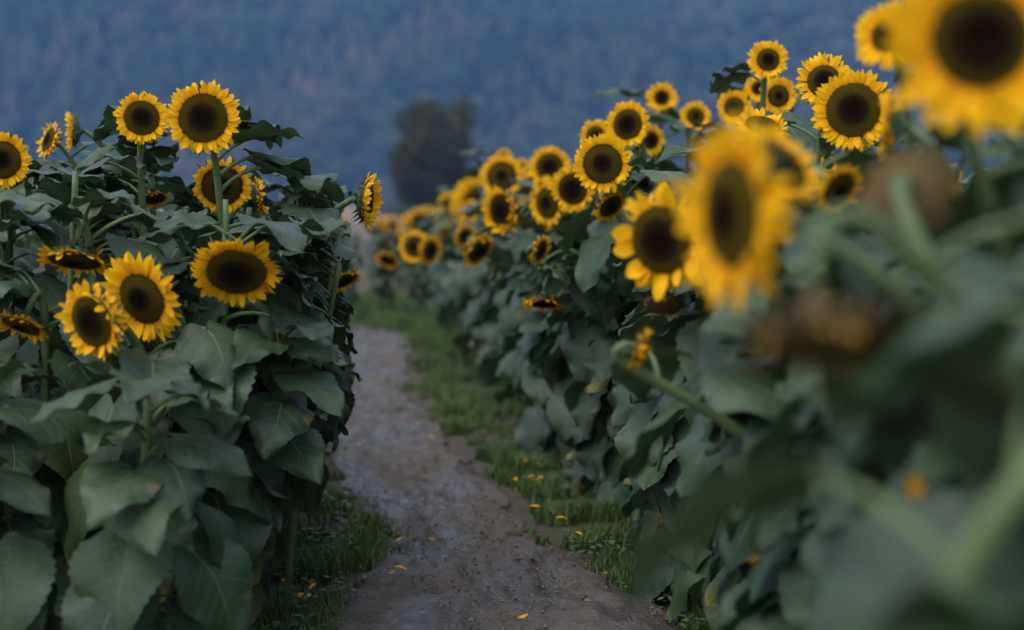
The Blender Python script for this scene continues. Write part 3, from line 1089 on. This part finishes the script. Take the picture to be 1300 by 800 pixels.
# fallen petals
PET = []
for i in range(5):
    mb = MB()
    t = np.linspace(0, 1, 7)
    prof = np.interp(t, [0, .25, .5, .75, .9, 1], [.4, .9, 1, .75, .4, .03]) * .0085
    c1, c2 = g.uniform(-.5, .8), g.uniform(-1, 1)
    V, U = [], []
    for i2 in range(7):
        for j in (-1, 0, 1):
            V.append((j * prof[i2] + c2 * .006 * t[i2] ** 2, (t[i2] - .5) * .05, .004 + .012 * c1 * (t[i2] - .5) ** 2 * 4 + abs(j) * .003))
            U.append((j * .5 + .5, t[i2]))
    mb.add(V, grid_faces(7, 3), U, g.random())
    PET.append(mb.mesh('fallen_petal', M_PETAL))
spots = [(553, 547, 'g'), (547, 564, 'g'), (654, 619, 'g'), (679, 620, 'g'), (653, 632, 'g'), (679, 655, 'g'), (713, 670, 'g'), (666, 595, 'g'), (631, 562, 'g'), (501, 657, 'p'), (509, 685, 'p'), (548, 685, 'p'), (522, 683, 'p'), (562, 645, 'p'), (506, 734, 'g'), (499, 742, 'g'), (398, 759, 'g'), (393, 771, 'g'), (382, 771, 'g'), (766, 729, 'p'), (665, 784, 'p'), (360, 752, 'g'), (686, 617, 'g'), (556, 553, 'g'), (512, 737, 'g'), (674, 616, 'g'), (735, 690, 'g'), (480, 610, 'p')]
for px, py, wh in spots:
    p = on_ground(px, py, .045)
    o = link('fallen_petal', g.choice(PET))
    o.location = p + Vector((0, 0, .03 if wh == 'g' else 0))
    o.rotation_euler = (g.uniform(-.3, .3), g.uniform(-.3, .3), g.uniform(0, 6.28))
    s = g.uniform(.42, .8)
    o.scale = (s * 1.3, s, s)
    if wh == 'g':
        tag(o, 'yellow petal fallen in the grass beside the path', 'petal', 'petals in the grass')
    else:
        tag(o, 'yellow petal lying on the bare brown path', 'petal', 'petals on the path')

# ------------------------------------------------------------------ background: tree, shrubs, dry reeds, mountain
M_BARK = plain('bark', (.05, .042, .035), (.09, .075, .06), 6, .9, .5)


def leaf_cloud(mb, centres, radii, n, s, r):
    V, Fs, T = [], [], []
    tot = sum(q ** 3 for q in radii)
    for c, q in zip(centres, radii):
        tone = r.random()
        for _ in range(int(n * q ** 3 / tot)):
            d = Vector((r.gauss(0, 1), r.gauss(0, 1), r.gauss(0, 1))).normalized() * q * r.uniform(.35, 1.0) ** .7
            p = Vector(c) + Vector((d.x, d.y, d.z * .85))
            a = Vector((r.gauss(0, 1), r.gauss(0, 1), r.gauss(0, .7))).normalized() * s * r.uniform(.6, 1.4)
            b = a.cross(Vector((r.gauss(0, 1), r.gauss(0, 1), r.gauss(0, 1)))).normalized() * a.length * .55
            k = len(V)
            V += [tuple(p - a), tuple(p - b), tuple(p + a), tuple(p + b)]
            Fs.append((k, k + 1, k + 2, k + 3))
            T += [min(1, max(0, tone * .7 + r.random() * .3))] * 4
    mb.add(V, Fs, None, np.array(T))


def tree(name, base, hgt, wid, label, cat, mats, n, seed, s=.22, group=None, shape=None, trunk=True):
    r = random.Random(seed)
    root = bpy.data.objects.new(name, None)
    COL.objects.link(root)
    root.location = base
    tag(root, label, cat, group)
    cs, rs = [], []
    for (x, z, q) in shape:
        cs.append((x * wid + r.uniform(-.05, .05) * wid, r.uniform(-.3, .3) * wid, z * hgt))
        rs.append(q * wid)
    if trunk:
        mb = MB()
        mb.tube([(0, 0, -.2), (.1, 0, hgt * .25), (-.1, .1, hgt * .5), (0, 0, hgt * .8)], [.035 * hgt * .8, .028 * hgt * .8, .02 * hgt * .7, .006 * hgt])
        for c in cs:
            mb.tube([(0, 0, min(c[2] * .55, hgt * .5)), (c[0] * .5, c[1] * .5, c[2] * .8), c], [.014 * hgt, .009 * hgt, .003 * hgt], 5)
        link('trunk', mb.mesh('trunk', M_BARK), root)
    mb = MB()
    leaf_cloud(mb, cs, rs, n, s, r)
    link('crown', mb.mesh('crown', mats, False), root)
    return root


M_TREE = plain('autumn_tree_leaves', (.024, .027, .010), (.066, .056, .022), 1.5, .8, 0, thin=.1)
M_SHRUB = plain('shrub_leaves', (.022, .034, .016), (.05, .065, .03), 1.5, .8, 0, thin=.1)
shape = [(.02, .62, .38), (0, .40, .40), (-.22, .55, .27), (.05, .62, .30), (.25, .78, .20), (.30, .90, .15), (-.05, .85, .22), (-.28, .82, .17), (.10, .40, .30), (-.25, .32, .24), (.30, .35, .26), (0, .22, .32), (.42, .25, .16), (-.40, .45, .13), (.38, .58, .14)]
p = at(553, 285, 110)
tree('tree', (p.x, p.y, 0), 11.0, 7.0, 'dark bushy autumn tree standing alone in front of the hill', 'tree', M_TREE, 15000, 4, .22, None, shape)
p = at(425, 285, 150)
cone = [(0, .9, .10), (.02, .75, .16), (-.03, .6, .22), (.05, .42, .30), (-.1, .25, .34), (.15, .2, .32)]
tree('tree', (p.x, p.y, 0), 6.6, 4.2, 'small pointed dark tree far beyond the left row', 'tree', M_SHRUB, 3000, 6, .2, None, cone)
blob = [(-.3, .4, .28), (0, .6, .33), (.3, .42, .28), (0, .3, .35)]
for i, (px, hh, ww, d) in enumerate(((470, 2.6, 4.5, 130), (500, 3.0, 5.0, 128), (530, 2.4, 5.0, 132), (600, 2.6, 5.5, 130), (640, 2.4, 5.5, 133), (395, 2.2, 5.0, 155), (690, 3.0, 6, 140), (350, 2.6, 6, 150))):
    p = at(px, 285, d)
    tree('shrub', (p.x, p.y, 0), hh, ww, 'low dark shrub in the hedge at the far edge of the field', 'shrub', M_SHRUB, 900, 20 + i, .2, 'shrubs at the far edge of the field', blob)
# pale dry reeds in front of the shrubs
GV, GF, GT = [], [], []
for _ in range(14000):
    x = g.uniform(-26, 8)
    yy = g.uniform(92, 104)
    h = 1.1 + 1.6 * float(vnoise(x * .35, 3, 6)) * g.uniform(.6, 1.1)
    wd, le = .03, g.uniform(-.25, .25)
    k = len(GV)
    GV += [(x - wd, yy, 0), (x + wd, yy, 0), (x + le + .05, yy + g.uniform(-.1, .1), h)]
    GF.append((k, k + 1, k + 2))
    GT += [g.random()] * 3
mb = MB()
mb.add(GV, GF, None, np.array(GT))
tag(link('dry_reeds', mb.mesh('dry_reeds', plain('dry_straw', (.26, .20, .16), (.38, .31, .26), .5, .9, 0), False)), 'pale dry reeds at the far edge of the field', 'reeds', None, 'stuff')


def hill_h(x, yy):
    s = np.clip(yy - 560, 0, None)
    z = 230 * (1 - np.exp(-s / 300.0))
    z = z * (1 + .28 * (fbm(x / 170 + 3, yy / 210, 41, 3) - .45)) + 70 * (np.abs(fbm((x - .9 * yy) / 190 + 9, yy / 190, 51, 3) - .45)) * np.clip(s / 60, 0, 1)
    return z


mb = MB()
hx, hy = np.linspace(-620, 620, 110), np.linspace(540, 1150, 70)
HX, HY = np.meshgrid(hx, hy)
HZ = hill_h(HX, HY) - .5
mb.add(np.stack([HX, HY, HZ], -1).reshape(-1, 3), grid_faces(len(hy), len(hx)))
tag(link('mountain', mb.mesh('mountain', plain('forest_floor', (.02, .022, .014), (.045, .04, .025), .05, .95, 0))), 'steep forested mountainside filling the background', kind='structure')
# the wood on it: one mass
import bmesh
bm = bmesh.new()
bmesh.ops.create_icosphere(bm, subdivisions=2, radius=1)
IV = np.array([v.co[:] for v in bm.verts])
IF = [tuple(v.index for v in f.verts) for f in bm.faces]
bm.free()
VV, FF, TT = [], [], []
k = 0
FY = 545 + 480 * nr.rand(13000) ** 1.1
FX = (nr.rand(13000) - .5) * .94 * FY
FZ, FC, FT = hill_h(FX, FY), vnoise(FX / 60, FY / 60, 71), vnoise((FX - .9 * FY) / 60, FY / 130, 81)  # FT: diagonal tone bands, ridge shading put into the tree colours
for _ in range(13000):
    x, yy, z = FX[_], FY[_], FZ[_]
    q = g.uniform(3.6, 8.2)
    conifer = FC[_] > .55
    st = np.array([q * .8, q * .8, q * 1.2]) if conifer else np.array([q, q, q * 1.0])
    P = IV * (1 + .35 * (nr.rand(len(IV), 1) - .5)) * st
    if conifer:
        P[:, :2] *= np.clip((1.15 - IV[:, 2:3]) * .75, .05, 1.2)
    VV.append(P + [x, yy, z + st[2] * .55])
    FF.append(np.array(IF) + k)
    TT.append(np.full(len(IV), np.clip(.66 * g.random() + .62 * (FT[_] - .25), 0, 1)))
    k += len(IV)
M = Mat('mixed_forest')
tint = M.n('Attribute', attribute_name='tint').outputs['Fac']
M.put(M.b.inputs['Base Color'], M.ramp(tint, [(.1, (.005, .010, .007)), (.4, (.014, .023, .013)), (.65, (.030, .034, .018)), (.85, (.050, .038, .027)), (1, (.105, .066, .048))]))
M.b.inputs['Roughness'].default_value = .95
M.b.inputs['Specular IOR Level'].default_value = .1
me = bpy.data.meshes.new('forest')
me.from_pydata(np.concatenate(VV).tolist(), [], np.concatenate(FF).tolist())
me.materials.append(M.m)
a = me.attributes.new('tint', 'FLOAT', 'POINT')
a.data.foreach_set('value', np.concatenate(TT).astype(np.float32))
me.polygons.foreach_set('use_smooth', np.full(len(me.polygons), True))
tag(link('forest', me), 'mixed autumn forest covering the mountainside', 'forest', None, 'stuff')

# ------------------------------------------------------------------ haze
mb = MB()
X0, X1, Y0, Y1, Z0, Z1 = -720, 720, -10, 1160, -1.5, 330
mb.add([(X0, Y0, Z0), (X1, Y0, Z0), (X1, Y1, Z0), (X0, Y1, Z0), (X0, Y0, Z1), (X1, Y0, Z1), (X1, Y1, Z1), (X0, Y1, Z1)],
       [(0, 3, 2, 1), (4, 5, 6, 7), (0, 1, 5, 4), (1, 2, 6, 5), (2, 3, 7, 6), (3, 0, 4, 7)])
hm = bpy.data.materials.new('evening_haze')
hm.use_nodes = True
ht = hm.node_tree
ht.nodes.remove(ht.nodes['Principled BSDF'])
pv = ht.nodes.new('ShaderNodeVolumePrincipled')
pv.inputs['Color'].default_value = (.20, .40, .80, 1)
pv.inputs['Density'].default_value = .00036
ht.links.new(pv.outputs[0], ht.nodes['Material Output'].inputs['Volume'])
tag(link('haze', mb.mesh('haze', hm, False)), 'thin blue evening haze over the field', None, None, 'stuff')

# ------------------------------------------------------------------ petals caught on the leaves close to the camera
bpy.context.view_layer.update()
dg = bpy.context.evaluated_depsgraph_get()
for px, py, lab in ((965, 712, 'yellow petal caught on a big leaf low in the near right foreground'), (1160, 615, 'orange petal caught among the darkest leaves beside the thick bowed stem')):
    v = (FWD + RIGHT * ((px - 650) / F) - UP * ((py - 400) / F)).normalized()
    org = EYE + v * .3
    for _ in range(4):
        ok, loc, nrm, _i, ob, _m = sc.ray_cast(dg, org, v, distance=4)
        if ok and ob.name.startswith('haze'):
            org = loc + v * .01
            continue
        break
    if ok:
        o = link('fallen_petal', PET[0])
        if nrm.dot(v) > 0:
            nrm = -nrm
        o.matrix_world = Matrix.Translation(loc + nrm * .003) @ nrm.to_track_quat('Z', 'Y').to_matrix().to_4x4() @ Matrix.Diagonal((1.0, .55, 1, 1))
        tag(o, lab, 'petal')
